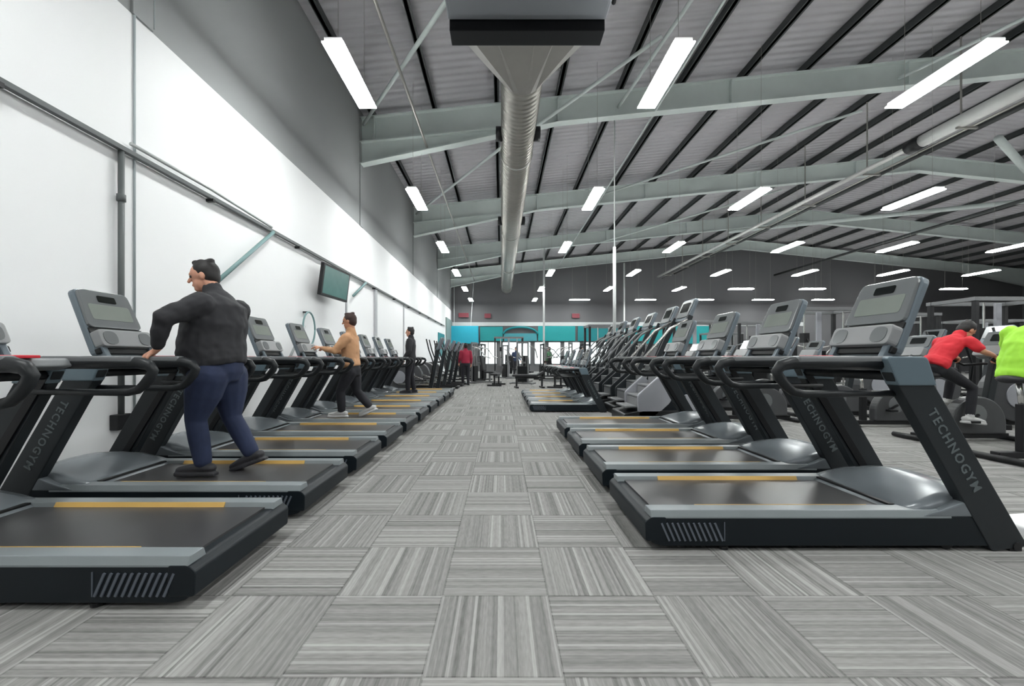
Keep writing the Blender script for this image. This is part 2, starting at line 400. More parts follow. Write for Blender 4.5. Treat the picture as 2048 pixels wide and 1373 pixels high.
# ------------------------------------------------------------------ strip lights
M_LAMP = mat('lamp_diffuser', (0.9, 0.9, 0.9), 0.5, 0, 0.0, emit=((0.97, 1.0, 0.985), LAMP))
LZ = 5.43
def light_proto():
    t = thing('strip_light', '', 'ceiling light')
    MB().box(-.12, -.74, .006, .12, .74, .07).build('housing', M_WHITEPL, t, .008)
    MB().box(-.148, -.75, -.012, .148, .75, .006).build('diffuser', M_LAMP, t)
    for s_ in (-1, 1): MB().tube([(0, s_ * .55, .07), (0, s_ * .55, 1.0)], .004, 4).build('hanging_wire', M_GALV, t)
    return Proto(t)
LP = light_proto()
LCOL = [-2.30, 2.49, 6.75, 11.2, 15.5, 20.0, 24.5, 28.9]
CN = ['above the left treadmill row', 'just right of the silver duct', 'over the right treadmill row', 'right of the long silver pipe',
      'in fifth line from left wall', 'in sixth line from left wall', 'in seventh line from left wall', 'in eighth line from left wall']
ON = ['behind the camera', 'overhead before the nearest visible one', 'nearest one', 'second nearest one', 'third one away', 'fourth one away', 'fifth one away', 'farthest one, against the end wall']
lamps = []
for r in range(8):
    y = 6.38 + 4.93 * (r - 2)
    for c, x in enumerate(LCOL):
        flat = (r == 6 and c >= 4) or (r == 7 and c >= 2)
        if flat: x -= (.9 if r == 7 and c == 2 else .4)
        lab = 'strip light  %s, %s' % (CN[c], ON[r])
        lo = LP.place((x, y, LZ), pi / 2 if flat else 0, lab, 'hanging strip lights under the roof')
        hh = roof_z(x) + .22 - LZ
        for w in ALL_KIDS(lo):
            if w.name.startswith('hanging_wire'): sc_ = (hh + .05 - .07) / .93; w.scale.z = sc_; w.location.z = .07 - .07 * sc_

# ------------------------------------------------------------------ left wall fittings
t = thing('cable_tray', 'dark cable tray running the length of the white left wall', 'cable tray', (X0, 0, 3.3))
MB().box(.03, Y0 + .1, -.025, .085, 28.6, .025).build('tray', M_CABLE, t, .004)
for k in range(14): MB().box(0, -4 + k * 2.4, -.06, .10, -3.95 + k * 2.4, -.02).build('bracket', M_DARKSTEEL, t)
MB().tube([(.06, 4.4, .1), (.06, 5.6, .11), (.06, 7.1, .06)], .02, 8).build('cable', mat('cable_pale', (.5, .52, .52), .5), t, smooth=True)
t = thing('conduit_drop', 'grey pipe dropping from cable tray to socket on white wall', 'pipe', (X0 + .05, 4.3, 0))
MB().tube([(0, 0, .5), (0, 0, 3.27)], .028, 10).build('tube', M_CABLE, t, smooth=True)
MB().box(-.05, -.08, .38, .04, .08, .54).build('socket_box', M_DARKSTEEL, t, .01)
MB().tube([(0, 0, 2.75), (0, 0, 2.82)], .04, 10).build('coupler', M_CABLE, t, smooth=True)
tagbar('wall_wire', [(X0 + .012, 4.5, .3), (X0 + .012, 4.5, 8.2)], .011, mat('wire_pale', (.42, .47, .48), .5), 'thin pale wire running up the whole left wall beside grey pipe', 'wire')
tagbar('wall_wire', [(X0 + .012, 4.75, 4.9), (X0 + .012, 4.75, 8.2)], .01, MATS['wire_pale'], 'thin wire high on grey upper wall at left', 'wire')
tagbar('wall_strut', [(X0 + .1, 5.4, 1.95), (X0 + .1, 7.08, 3.27)], .03, mat('strut_green_grey', (.16, .27, .27), .5), 'green grey strut slanting up to cable tray behind man in dark jacket', 'strut')
tagbar('wall_strut', [(X0 + .1, 10.9, 2.75), (X0 + .1, 11.9, 3.27)], .035, MATS['strut_green_grey'], 'short strut slanting up to cable tray beyond the wall screen', 'strut')
tagbar('wall_strut', [(X0 + .1, 7.6, 1.1), (X0 + .1, 8.2, 1.75)], .022, mat('strut_pale', (.36, .38, .38), .5), 'thin grey strut on white wall left of oval mirror', 'strut')
struct(MB().box(X0, 12.95, 0, X0 + .06, 13.15, 3.25).build('trim_2', mat('pilaster_grey', (.45, .46, .48), .6)))
struct(MB().box(X0, 10.6, 0, X0 + .03, 10.68, 2.75).build('trim_3', MATS['pilaster_grey']))
struct(MB().box(X0, 16.8, 0, X0 + .04, 16.9, 3.25).build('trim_4', MATS['pilaster_grey']))
# wall screen
t = thing('wall_television', 'dark framed television hung high on the white left wall', 'television', (X0 + .3, 9.2, 2.77), 0)
Mt = Matrix.Rotation(radians(7), 4, 'Y') @ Matrix.Rotation(radians(-6), 4, 'Z')
MB().box(-.045, -.58, -.34, .035, .58, .34, Mt).build('frame', M_DARKSTEEL, t, .01)
MB().box(.034, -.53, -.29, .038, .53, .29, Mt).build('screen', mat('tv_glass', srgb(98, 132, 128), 0.2, 0, 0.1), t)
MB().bar((-.3, 0, .05), (-.04, 0, .02), .12, .1).build('wall_bracket', M_DARKSTEEL, t)
# oval mirror-like ring on the wall
t = thing('hoop', 'green grey oval hoop on wall behind second console group', 'hoop', (X0 + .12, 8.35, 1.7))
pts = [(0, .26 * cos(a * pi / 12), .34 * sin(a * pi / 12)) for a in range(25)]
MB().tube(pts, .018, 8).build('ring', MATS['strut_green_grey'], t, smooth=True)
MB().bar((-.12, 0, .34), (0, 0, .34), .04, .03).build('hook', M_DARKSTEEL, t)

# ------------------------------------------------------------------ treadmill
def frame_at(o, up, nrm, rt=(0, 1, 0)):
    rt, up, nrm = Vector(rt), Vector(up), Vector(nrm)
    return Matrix(((rt.x, up.x, nrm.x, o[0]), (rt.y, up.y, nrm.y, o[1]), (rt.z, up.z, nrm.z, o[2]), (0, 0, 0, 1)))
def slab(w0, w1, t0, t1, n0, n1, r, F, wtop=None):
    """rounded panel lying in frame F: w across, t up, n out"""
    wt = wtop or (w0, w1)
    poly = round_poly([(w0, t0), (w1, t0), (wt[1], t1), (wt[0], t1)], r)
    n = len(poly)
    vs = [F @ Vector((a, b, n0)) for a, b in poly] + [F @ Vector((a, b, n1)) for a, b in poly]
    m = MB(); m.add(vs, [tuple(range(n)), tuple(range(2 * n - 1, n - 1, -1))] + [(i, i + n, (i + 1) % n + n, (i + 1) % n) for i in range(n)])
    return m
def text_mesh(s, size, extrude=.001):
    cu = bpy.data.curves.new('lettering', 'FONT'); cu.body = s; cu.size = size; cu.extrude = extrude; cu.space_character = 1.25; cu.resolution_u = 2; cu.offset = size * .02
    ob = bpy.data.objects.new('tmp', cu); COL.objects.link(ob); bpy.context.view_layer.update()
    me = bpy.data.meshes.new_from_object(ob.evaluated_get(bpy.context.evaluated_depsgraph_get()))
    bpy.data.objects.remove(ob); bpy.data.curves.remove(cu); me.name = 'lettering'; return me

def treadmill_proto():
    t = thing('treadmill', '', 'treadmill')
    # base
    side = round_poly([(0.0, .05), (0.0, .2), (1.93, .2), (2.02, .03), (.06, .03)], [.02, .02, .02, .02, .03])
    b = MB().prism(side, -.40, -.365).prism(side, .365, .40).box(.03, -.37, .07, 1.98, .37, .19)
    b.build('base_frame', M_SKIRT, t, .006)
    MB().prism(round_poly([(-.03, .06), (-.035, .17), (0.0, .2), (.09, .2), (.09, .06)], .015), -.405, .405).build('rear_end_cap', M_SKIRT, t, .006)
    MB().box(.05, -.285, .19, 1.62, .285, .212).build('running_belt', M_BELT, t)
    for s_ in (-1, 1):
        r = MB(); pr = [(s_ * .285, .19), (s_ * .30, .236), (s_ * .388, .236), (s_ * .402, .2), (s_ * .402, .19)]
        def ring(x): return [Vector((x, p[0], p[1])) for p in pr]
        r.loft([ring(.0), ring(1.75)])
        o = r.build('side_rail', M_DECKGREY, t, .004)
        y = MB(); ps = [(s_ * .278, .205), (s_ * .296, .237), (s_ * .302, .237), (s_ * .302, .20)]
        y.loft([[Vector((x, p[0], p[1])) for p in ps] for x in (.3, 1.34)]).build('grip_strip', M_YELLOW, o, label='yellow grip strip')
        # slanted vent slats at the rear of the skirt
        v = MB()
        for k in range(11):
            x = .06 + k * .031
            v.bar((x, s_ * .402, .165), (x + .045, s_ * .402, .062), .012, .011)
        v.box(.425, s_ * .401 - .003, .06, .43, s_ * .401 + .003, .17)
        v.build('vent_slats', M_VENT, t)
        # upright
        u = MB().prism(round_poly([(1.39, 1.05), (1.60, 1.05), (2.19, .03), (1.98, .0)], [.03, .03, .02, .02]), s_ * .335, s_ * .405)
        uo = u.build('upright', M_UPR, t, .012)
        MB().prism(round_poly([(1.36, 1.135), (1.60, 1.135), (1.655, .965), (1.435, .965)], [.03, .03, .0, .0]), s_ * .325, s_ * .412).build('upright_cap', M_UPRTOP, uo, .01, label='slate grey cap of the upright')
        MB().bar((1.435, s_ * .333, 1.03), (2.0, s_ * .333, .1), .02, .05).build('inner_channel', M_BLACK, uo)
        d = Vector((.59, 0, -1.02)).normalized()
        upv = Vector((1.02, 0, .59)).normalized() * (1 if s_ < 0 else -1)
        me = LET
        lo = bpy.data.objects.new('lettering', me); COL.objects.link(lo); lo.parent = uo
        st = Vector((1.39 + .105, 0, 1.05)) + d * .26 - upv * .025
        F = frame_at((st.x, s_ * .4065, st.z), upv, (0, s_, 0), d)
        lo.matrix_local = F
        # handrail with its looped grip
        hy = s_ * .335
        path = [(1.50, hy, 1.095), (1.0, hy, 1.095), (.86, hy, 1.095), (.80, hy, 1.08), (.775, hy, 1.045), (.79, hy, 1.01), (.835, hy, .955), (.87, hy, .925), (.93, hy, .91), (1.1, hy, .91), (1.56, hy, .915)]
        h = MB().tube(path, [.04, .04, .038, .034, .031, .030, .028, .026, .024, .021, .021], 10)
        ho = h.build('handrail', M_RAIL, t, smooth=True)
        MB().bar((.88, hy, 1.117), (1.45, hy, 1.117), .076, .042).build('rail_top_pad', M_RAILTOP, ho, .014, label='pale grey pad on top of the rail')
        MB().disc((1.74, .045), .04, s_ * .33, s_ * .385, 16).build('wheel', M_BLACK, t)
        MB().box(.42, s_ * .36 - .02, .012, .46, s_ * .36 + .02, .05).tube([(.44, s_ * .36, 0), (.44, s_ * .36, .02)], .028, 10).build('foot', M_DARKSTEEL, t)
        MB().box(2.09, s_ * .37 - .03, .0, 2.16, s_ * .37 + .03, .05).tube([(2.125, s_ * .37 - .04, .03), (2.125, s_ * .37 + .04, .03)], .025, 10).build('foot', M_DARKSTEEL, t)
    # motor hood
    rings = []
    for x, w, z0, zt, ze in ((1.47, .30, .2, .214, .213), (1.55, .37, .2, .26, .24), (1.64, .375, .2, .295, .262), (1.74, .36, .19, .33, .29), (1.86, .335, .15, .35, .305), (1.97, .332, .1, .345, .30), (2.06, .33, .06, .29, .2), (2.10, .31, .05, .15, .12)):
        pts = []
        for k in range(13):
            a = -1 + 2 * k / 12
            pts.append(Vector((x, w * a, ze + (zt - ze) * (1 - abs(a) ** 2.6))))
        pts += [Vector((x, w, z0)), Vector((x, -w, z0))]
        rings.append(pts)
    MB().loft(rings).build('motor_hood', M_HOOD, t, smooth=True)
    for s_ in (-1, 1):
        lo_, hi_ = sorted((s_ * .325, s_ * .402))
        MB().prism(round_poly([(1.56, .2), (1.72, .245), (1.86, .30), (1.93, .2)], [.0, .05, .02, 0]), lo_, hi_).build('hood_wing', M_HOOD, t, .008)
    MB().bar((1.505, -.29, .232), (1.505, .29, .232), .035, .012).build('belt_edge_trim', M_BLACK, t)
    # tray and crossbar between the rails
    tr = MB().prism(round_poly([(1.24, 1.075), (1.27, 1.125), (1.60, 1.125), (1.60, 1.06), (1.32, 1.05)], .015), -.30, .30)
    tro = tr.build('console_tray', M_RAILTOP, t, .006)
    MB().box(1.225, -.11, 1.125, 1.30, .11, 1.142).build('stop_bar', M_RED, tro, .005, label='red emergency stop bar')
    MB().tube([(1.45, -.34, 1.02), (1.45, .34, 1.02)], .03, 10).build('crossbar', M_RAIL, t, smooth=True)
    # console
    a = radians(22.6); up = (sin(a), 0, cos(a)); nr = (-cos(a), 0, sin(a))
    F = frame_at((1.58, 0, 1.16), up, nr)
    co = slab(-.235, .235, -.02, .53, -.05, .0, .05, F, (-.215, .215)).build('console', M_CONSBACK, t, .012)
    slab(-.225, .225, .205, .52, -.002, .022, .045, F, (-.205, .205)).build('console_face', M_CONS, co, .006)
    slab(-.075, .075, .42, .475, .02, .026, .012, F).build('screen', M_SCREEN, co)
    slab(-.17, .17, .27, .40, .02, .024, .02, F).build('display_window', mat('display_grey', (.2, .22, .2), .12, 0, .1), co)
    slab(-.225, .225, .165, .205, -.0, .008, .005, F).build('shadow_gap', M_BLACK, co)
    slab(-.23, .23, .03, .168, .0, .07, .03, F).build('lower_panel', M_PANEL, co, .008)
    for s_ in (-1, 1): slab(s_ * .15 - .055, s_ * .15 + .055, .045, .15, .068, .074, .05, F).build('cup_recess', M_CONS, co)
    slab(-.24, .24, -.012, .03, .0, .03, .01, F).build('base_strip', M_BLACK, co)
    for s_ in (-1, 1): MB().bar((1.53, s_ * .2, 1.1), (1.63, s_ * .2, 1.3), .04, .06).build('console_arm', M_CONSBACK, co, .008)
    return t
LET = text_mesh('TECHNOGYM', .075); LET.materials.append(M_LETTER)
TP = Proto(treadmill_proto())
RIGHT_Y = [2.81 + 1.03 * k for k in range(4)]
LEFT_Y = [2.25 + 1.03 * k for k in range(10)]
rl = ['nearest treadmill of the right row, its whole side and frame in view',
      'second treadmill of the right row, console just behind the nearest one',
      'third treadmill of the right row, console in front of teal board',
      'fourth treadmill of the right row, in front of the silver stair climber']
for y, l in zip(RIGHT_Y, rl): TP.place((.87, y, 0), 0, l, 'treadmills in the right row')
ll = ['nearest treadmill of the left row, cut off by the picture edge',
      'treadmill in left row used by the man in dark jacket',
      'treadmill of left row just beyond the man in dark jacket',
      'empty treadmill of left row with console right of the man in dark jacket',
      'treadmill in left row used by the person in tan top',
      'treadmill of left row just beyond the person in tan top',
      'second treadmill of left row beyond the person in tan top',
      'last empty treadmill of left row before the person in dark open jacket',
      'treadmill in left row used by the person in dark open jacket',
      'farthest treadmill of the left row']
for y, l in zip(LEFT_Y, ll): TP.place((-1.40, y, 0), pi, l, 'treadmills in the left row')
for k in range(4):
    TP.place((.6, 8.85 + .95 * k, 0), 0, ['small treadmill jutting into the aisle, nearest of the far right group', 'second small treadmill of the far right group', 'third small treadmill of the far right group', 'farthest small treadmill at end of the aisle'][k],
             'small treadmills at the far right of the aisle', (.72, .9, .8))

# ------------------------------------------------------------------ other machines
def climber_proto(first):
    SH = M_SILVER if first else M_UPR; ST = M_PANEL if first else M_MIDGREY; HRL = M_CHROME if first else M_MIDGREY
    t = thing('stair_climber', '', 'stair climber')
    MB().prism(round_poly([(-.05, .0), (-.05, .16), (.25, .22), (1.3, .22), (1.42, .0)], .03), -.40, .40).build('base', M_DARKSTEEL, t, .01)
    MB().prism([(.35, .2), (.95, .85), (1.15, .85), (1.3, .2)], -.30, .30).build('drive_housing', M_SKIRT, t, .02)
    for s_ in (-1, 1):
        MB().prism(round_poly([(.2, .1), (.18, .48), (.58, .84), (.80, .60), (.74, .36), (.45, .1)], .05), s_ * .33, s_ * .40).build('side_shroud', SH, t, .015)
        MB().prism(round_poly([(1.05, .05), (1.0, .5), (1.2, .46), (1.42, .1)], .05), s_ * .30, s_ * .37).build('front_shroud', SH, t, .015)
        MB().tube([(.12, s_ * .36, .95), (.3, s_ * .36, 1.12), (.75, s_ * .36, 1.62), (1.05, s_ * .33, 1.78)], .022, 8).build('handrail', HRL, t, smooth=True)
        MB().bar((.62, s_ * .35, .7), (1.12, s_ * .3, 1.85), .05, .09).build('upright', M_UPR, t, .01)
    for k in range(4):
        z = .26 + .18 * k; x = .0 + .2 * k
        MB().box(x, -.29, z, x + .24, .29, z + .03).box(x + .2, -.29, z, x + .24, .29, z + .17).build('step', ST, t, .006)
    a = radians(24); F = frame_at((1.08, 0, 1.78), (sin(a), 0, cos(a)), (-cos(a), 0, sin(a)))
    c = slab(-.27, .27, 0, .42, -.06, 0, .05, F, (-.25, .25)).build('console', M_CONSBACK, t, .01)
    slab(-.22, .22, .06, .38, 0, .015, .03, F).build('console_face', M_CONS, c)
    slab(-.15, .15, .16, .34, .014, .02, .02, F).build('screen', M_SCREEN, c)
    return Proto(t)
CPS = [climber_proto(True), climber_proto(False)]
cl = ['stair climber with silver shroud right behind the nearest four right treadmills', 'second stair climber, behind the one with big silver shroud in view',
      'third stair climber away at the right', 'fourth stair climber away at the right', 'fifth stair climber away at the right', 'farthest stair climber of the slanting row']
for k in range(6): CPS[min(k, 1)].place((2.13 + (.13 if k else 0), 7.42 + 1.12 * k, 0), 0, cl[k], 'stair climbers behind the right treadmill row')

def bike_proto():
    t = thing('exercise_bike', '', 'exercise bike')
    MB().tube([(0, -.28, .04), (0, .28, .04)], .035, 10).build('rear_foot', M_DARKSTEEL, t, smooth=True)
    MB().tube([(1.25, -.26, .04), (1.25, .26, .04)], .035, 10).build('front_foot', M_DARKSTEEL, t, smooth=True)
    MB().bar((0, 0, .07), (1.25, 0, .07), .09, .07).bar((.3, 0, .1), (.3, 0, .62), .07, .08).build('frame', M_DARKSTEEL, t, .008)
    h = []
    for k in range(25):
        a = pi * k / 24; h.append((.82 + .36 * cos(a), .24 + .36 * sin(a)))
    MB().prism([(1.18, .10)] + h + [(.46, .10)], -.075, .075).build('flywheel_shroud', mat('shroud_charcoal', (.06, .062, .066), .4, 0, .1), t, .02)
    MB().disc((.78, .36), .13, -.082, .082).build('crank_disc', M_CONS, t, .004)
    for s_ in (-1, 1):
        MB().bar((.78, s_ * .10, .36), (.78 + s_ * .15, s_ * .10, .28), .02, .03).box(.72 + s_ * .15, s_ * .11 - .0, .26, .84 + s_ * .15, s_ * .11 + s_ * .09, .29).build('pedal', M_BLACK, t)
    MB().tube([(.3, 0, .55), (.26, 0, .88)], .024, 10).build('seat_post', M_CHROME, t, smooth=True)
    sp = [[Vector((x, w * c, .89 + z * s2)) for c, s2 in [(cos(2 * pi * k / 12), sin(2 * pi * k / 12)) for k in range(12)]] for x, w, z in ((.10, .06, .03), (.14, .12, .045), (.24, .125, .045), (.36, .06, .035), (.44, .03, .025))]
    MB().loft(sp).build('saddle', M_UPH, t, smooth=True)
    MB().bar((1.0, 0, .5), (1.12, 0, 1.12), .08, .10).build('front_mast', M_UPR, t, .01)
    MB().tube([(.86, -.24, 1.16), (.78, -.24, 1.1), (.95, -.24, 1.02), (1.1, -.12, 1.04), (1.1, .12, 1.04), (.95, .24, 1.02), (.78, .24, 1.1), (.86, .24, 1.16)], .018, 8).build('handlebar', M_BLACK, t, smooth=True)
    a = radians(28); F = frame_at((1.08, 0, 1.12), (sin(a), 0, cos(a)), (-cos(a), 0, sin(a)))
    c = slab(-.22, .22, 0, .42, -.045, 0, .05, F, (-.2, .2)).build('console', M_CONSBACK, t, .01)
    slab(-.2, .2, .19, .40, 0, .02, .03, F).build('console_face', M_CONS, c, .004)
    slab(-.12, .12, .25, .36, .019, .024, .02, F).build('screen', M_SCREEN, c)
    slab(-.21, .21, .01, .16, 0, .07, .03, F).build('lower_panel', M_PANEL, c, .006)
    return Proto(t)
BP = bike_proto()
BX = 5.6
bl = ['exercise bike at right edge under the person in lime top', 'exercise bike ridden by the person in red top', 'exercise bike just behind the person in red top']
for k in range(8):
    BP.place((BX if k else 5.36, 4.5 + 1.13 * k, 0), 0, bl[k] if k < 3 else 'exercise bike seen behind the right treadmills, %s from the lime top rider' % ['fourth', 'fifth', 'sixth', 'seventh', 'eighth'][k - 3], 'exercise bikes right of the treadmills')

for k in range(5):
    BP.place((3.85, 7.35 + 1.16 * k, 0), 0, 'exercise bike in the row next to the stair climbers, %s to the camera' % ['nearest', 'second', 'third', 'fourth', 'fifth'][k], 'exercise bikes beside the stair climbers')

def cross_proto():
    t = thing('cross_trainer', '', 'cross trainer')
    MB().box(0, -.3, 0, .1, .3, .08).box(1.8, -.3, 0, 1.9, .3, .08).bar((.05, 0, .08), (1.85, 0, .08), .1, .08).build('base', M_DARKSTEEL, t, .01)
    h = [(.42 + .42 * cos(2 * pi * k / 24), .52 + .42 * sin(2 * pi * k / 24)) for k in range(24)]
    MB().prism(h, -.12, .12).build('flywheel_shroud', mat('shroud_charcoal', (.06, .062, .066), .4, 0, .1), t, .02)
    MB().disc((.42, .52), .2, -.135, .135).build('hub_disc', M_SILVER, t, .004)
    MB().bar((1.35, 0, .1), (1.6, 0, 1.4), .1, .12).build('mast', M_UPR, t, .01)
    for s_ in (-1, 1):
        MB().bar((.42, s_ * .18, .52 + s_ * .2), (1.35, s_ * .2, .3), .05, .05).build('pedal_arm', M_CHROME, t)
        MB().box(.85, s_ * .2 - .07, .4, 1.2, s_ * .2 + .07, .44).build('footplate', M_BLACK, t, .01)
        MB().tube([(1.4, s_ * .26, .35), (1.5, s_ * .27, .95), (1.36, s_ * .27, 1.35), (1.28, s_ * .25, 1.68)], .02, 8).build('moving_arm', M_BLACK, t, smooth=True)
    a = radians(25); F = frame_at((1.56, 0, 1.36), (sin(a), 0, cos(a)), (-cos(a), 0, sin(a)))
    c = slab(-.25, .25, 0, .42, -.05, 0, .05, F, (-.22, .22)).build('console', M_CONSBACK, t, .01)
    slab(-.22, .22, .14, .40, 0, .02, .03, F).build('console_face', M_CONS, c, .004)
    slab(-.13, .13, .22, .36, .019, .024, .02, F).build('screen', M_SCREEN, c)
    return Proto(t)
XP = cross_proto()
XN = ['nearest', 'second', 'third', 'fourth', 'fifth', 'sixth', 'seventh', 'eighth']
for k in range(4): XP.place((7.8, 5.5 + 1.2 * k, 0), 0, 'cross trainer in the row behind the exercise bikes, %s to the camera' % XN[k], 'cross trainers behind the exercise bikes')
for k in range(5): XP.place((-3.55 + .05 * k, 12.75 + 1.15 * k, 0), 0, 'cross trainer by the white wall beyond the last left treadmill, %s away' % XN[k], 'cross trainers by the left wall')

def stack_machine_proto(pale):
    t = thing('weight_machine', '', 'weight machine')
    fm = M_MIDGREY if pale else M_DARKSTEEL
    MB().box(-.3, -.5, 0, .3, -.44, .06).box(-.3, .44, 0, .3, .5, .06).box(-.05, -.5, 0, .05, .5, .06).bar((0, 0, .06), (1.3, 0, .06), .1, .07).build('base', fm, t, .008)
    MB().bar((0, -.24, .05), (0, -.24, 1.75), .06, .06).bar((0, .24, .05), (0, .24, 1.75), .06, .06).bar((0, -.27, 1.75), (0, .27, 1.75), .08, .08).build('tower_frame', fm, t, .006)
    MB().box(-.09, -.2, .08, .09, .2, .75).build('weight_stack', M_BLACK, t, .005)
    MB().tube([(0, 0, .75), (0, 0, 1.72)], .012, 6).tube([(0, .15, .1), (0, .15, 1.72)], .01, 6).tube([(0, -.15, .1), (0, -.15, 1.72)], .01, 6).build('guide_rods', M_CHROME, t)
    MB().box(.55, -.2, .44, 1.0, .2, .52).build('seat', M_UPH, t, .03)
    MB().bar((.75, 0, .06), (.75, 0, .45), .07, .07).build('seat_post', fm, t)
    MB().prism([(.42, .55), (.52, .55), (.4, 1.2), (.3, 1.2)], -.16, .16).build('backrest', M_UPH, t, .03)
    MB().bar((.08, 0, .9), (.38, 0, .9), .06, .08).build('back_support', fm, t)
    for s_ in (-1, 1):
        MB().tube([(.05, s_ * .3, 1.6), (.45, s_ * .42, 1.5), (.75, s_ * .42, 1.15), (.95, s_ * .36, 1.1)], .026, 8).build('press_arm', M_CHROME if pale else M_MIDGREY, t, smooth=True)
    return Proto(t)
SP_ = [stack_machine_proto(False), stack_machine_proto(True)]
random.seed(4)
spots = [(-3.1, 19.6, .3), (-1.2, 18.3, -.4), (-.9, 20.4, 2.8), (.9, 17.6, 1.2), (2.0, 20.4, .2), (3.1, 18.6, 2.7), (4.2, 20.8, 1.8), (.2, 22.2, .6), (4.9, 25.2, .4), (6.6, 22.6, .9), (-2.2, 23.6, 2.2), (6.6, 19.6, 1.4), (8.3, 20.6, .2), (10.1, 19.2, 2.5), (13.6, 21.6, .8), (14.2, 17.6, 1.9), (16.8, 20.6, .4), (9.6, 23.8, 2.9), (13.6, 24.6, 1.2), (18.6, 23.0, .1)]
rg = ['behind the aisle end', 'in the middle of the hall', 'in the right half of the hall']
ords = ['first', 'second', 'third', 'fourth', 'fifth', 'sixth', 'seventh', 'eighth', 'ninth', 'tenth', 'eleventh', 'twelfth', 'thirteenth', 'fourteenth', 'fifteenth', 'sixteenth', 'seventeenth', 'eighteenth', 'nineteenth', 'twentieth', 'twenty-first', 'twenty-second']
spots += [(8.0, 12.9, 1.6), (11.0, 16.0, .2), (12.6, 19.4, 2.9), (15.6, 16.6, .7), (18.4, 18.0, 1.2), (20.6, 20.0, .3), (13.6, 12.6, 1.1), (20.2, 16.8, 1.7), (22.5, 22.5, .5), (7.2, 24.8, 2.6), (16.0, 23.4, 1.5), (4.1, 14.4, .2), (5.7, 17.0, .3), (5.2, 18.9, .4)]
ords += ['twenty-third', 'twenty-fourth', 'twenty-fifth', 'twenty-sixth', 'twenty-seventh', 'twenty-eighth', 'twenty-ninth', 'thirtieth', 'thirty-first', 'thirty-second', 'thirty-third', 'thirty-fourth']
order = sorted(range(len(spots)), key=lambda i: spots[i][0] / spots[i][1])
for i, (x, y, a) in enumerate(spots):
    SP_[i % 2].place((x, y, 0), a, '%s weight machine with padded seat, %s from the left across the far hall' % ('dark' if i % 2 == 0 else 'grey', ords[order.index(i)]), 'weight machines across the far hall')

def rack_proto():
    t = thing('cable_station', '', 'cable station')
    W, D, H = 1.7, .9, 2.35
    for sx in (0, W):
        for sy in (-D / 2, D / 2):
            MB().bar((sx, sy, 0), (sx, sy, H), .08, .08).build('post', M_DARKSTEEL, t, .006)
    MB().bar((-.06, -D / 2, H), (W + .06, -D / 2, H), .1, .08).bar((-.06, D / 2, H), (W + .06, D / 2, H), .1, .08).bar((0, -D / 2, H), (0, D / 2, H), .08, .08).bar((W, -D / 2, H), (W, D / 2, H), .08, .08).build('top_frame', M_MIDGREY, t, .006)
    MB().box(-.05, -D / 2, 0, .05, D / 2, .06).box(W - .05, -D / 2, 0, W + .05, D / 2, .06).build('foot', M_DARKSTEEL, t)
    MB().box(W / 2 - .22, -.1, .1, W / 2 + .22, .1, 1.3).build('weight_stack', M_BLACK, t, .01)
    MB().box(W / 2 - .06, -.16, .1, W / 2 + .06, -.1, 2.3).build('centre_mast', M_SILVER, t, .01, label='bright silver centre mast')
    for s_ in (-1, 1):
        MB().tube([(W / 2 + s_ * .5, -.3, 0.05), (W / 2 + s_ * .5, -.3, H - .05)], .02, 8).build('guide_rod', M_CHROME, t)
        MB().box(W / 2 + s_ * .5 - .07, -.4, 1.5, W / 2 + s_ * .5 + .07, -.22, 1.75).build('pulley_block', M_DARKSTEEL, t, .01)
        MB().tube([(W / 2 + s_ * .5, -.4, 1.6), (W / 2 + s_ * .42, -.6, 1.15)], .012, 6).tube([(W / 2 + s_ * .42 - .09, -.6, 1.12), (W / 2 + s_ * .42 + .09, -.6, 1.12)], .02, 8).build('handle', M_BLACK, t)
    return Proto(t)
RP_ = rack_proto()
rks = [(9.9, 9.1, 0, 'tall cable station with pale mast at upper right, behind the red and lime riders'),
       (7.4, 10.9, 0, 'cable station showing between the second and the nearest right console'),
       (10.7, 12.2, 0, 'cable station half hidden behind the nearest right console'),
       (5.9, 14.6, 0, 'cable station just behind the third right console'),
       (8.3, 14.9, 0, 'cable station just behind the second right console'),
       (12.9, 15.0, 0, 'farther cable station behind the nearest right console'),
       (3.4, 16.4, 0, 'cable station behind the stair climber handrails, beside the hanging pole'),
       (-.4, 25.8, 0, 'cable station before the bright windows at the aisle end'),
       (6.4, 26.5, 0, 'far cable station before the teal board right of the windows'),
       (15.6, 14.2, 0, 'cable station in the distance just right of the red rider'),
       (10.6, 21.6, 0, 'cable station before the far wall, between third and second right consoles'),
       (20.9, 25.0, 0, 'farthest cable station, before the end wall left of nearest right console')]
for x, y, a, l in rks: RP_.place((x, y, 0), a, l, 'cable stations in the right half of the hall')

def bench_proto():
    t = thing('weight_bench', '', 'bench')
    MB().box(0, -.14, .42, .9, .14, .5).build('seat_pad', M_UPH, t, .03)
    MB().prism([(.92, .42), (.92, .5), (1.4, .78), (1.42, .70)], -.14, .14).build('back_pad', M_UPH, t, .02)
    MB().bar((.1, 0, .38), (1.2, 0, .38), .07, .07).bar((.15, 0, .05), (.15, 0, .4), .06, .06).bar((1.1, 0, .05), (1.1, 0, .4), .06, .06).box(.1, -.28, 0, .2, .28, .06).box(1.05, -.28, 0, 1.15, .28, .06).build('frame', M_DARKSTEEL, t)
    return Proto(t)
bnp = bench_proto()
for x, y, a, l in [(-.3, 16.0, 1.4, 'black bench in the aisle end left of centre'), (.4, 15.2, .1, 'black bench nearest the aisle at its far end'), (1.9, 15.0, 1.2, 'black bench at the aisle end right of centre'), (8.6, 17.4, .1, 'black bench far right between machines')]:
    bnp.place((x, y, 0), a, l, 'benches in the far hall')

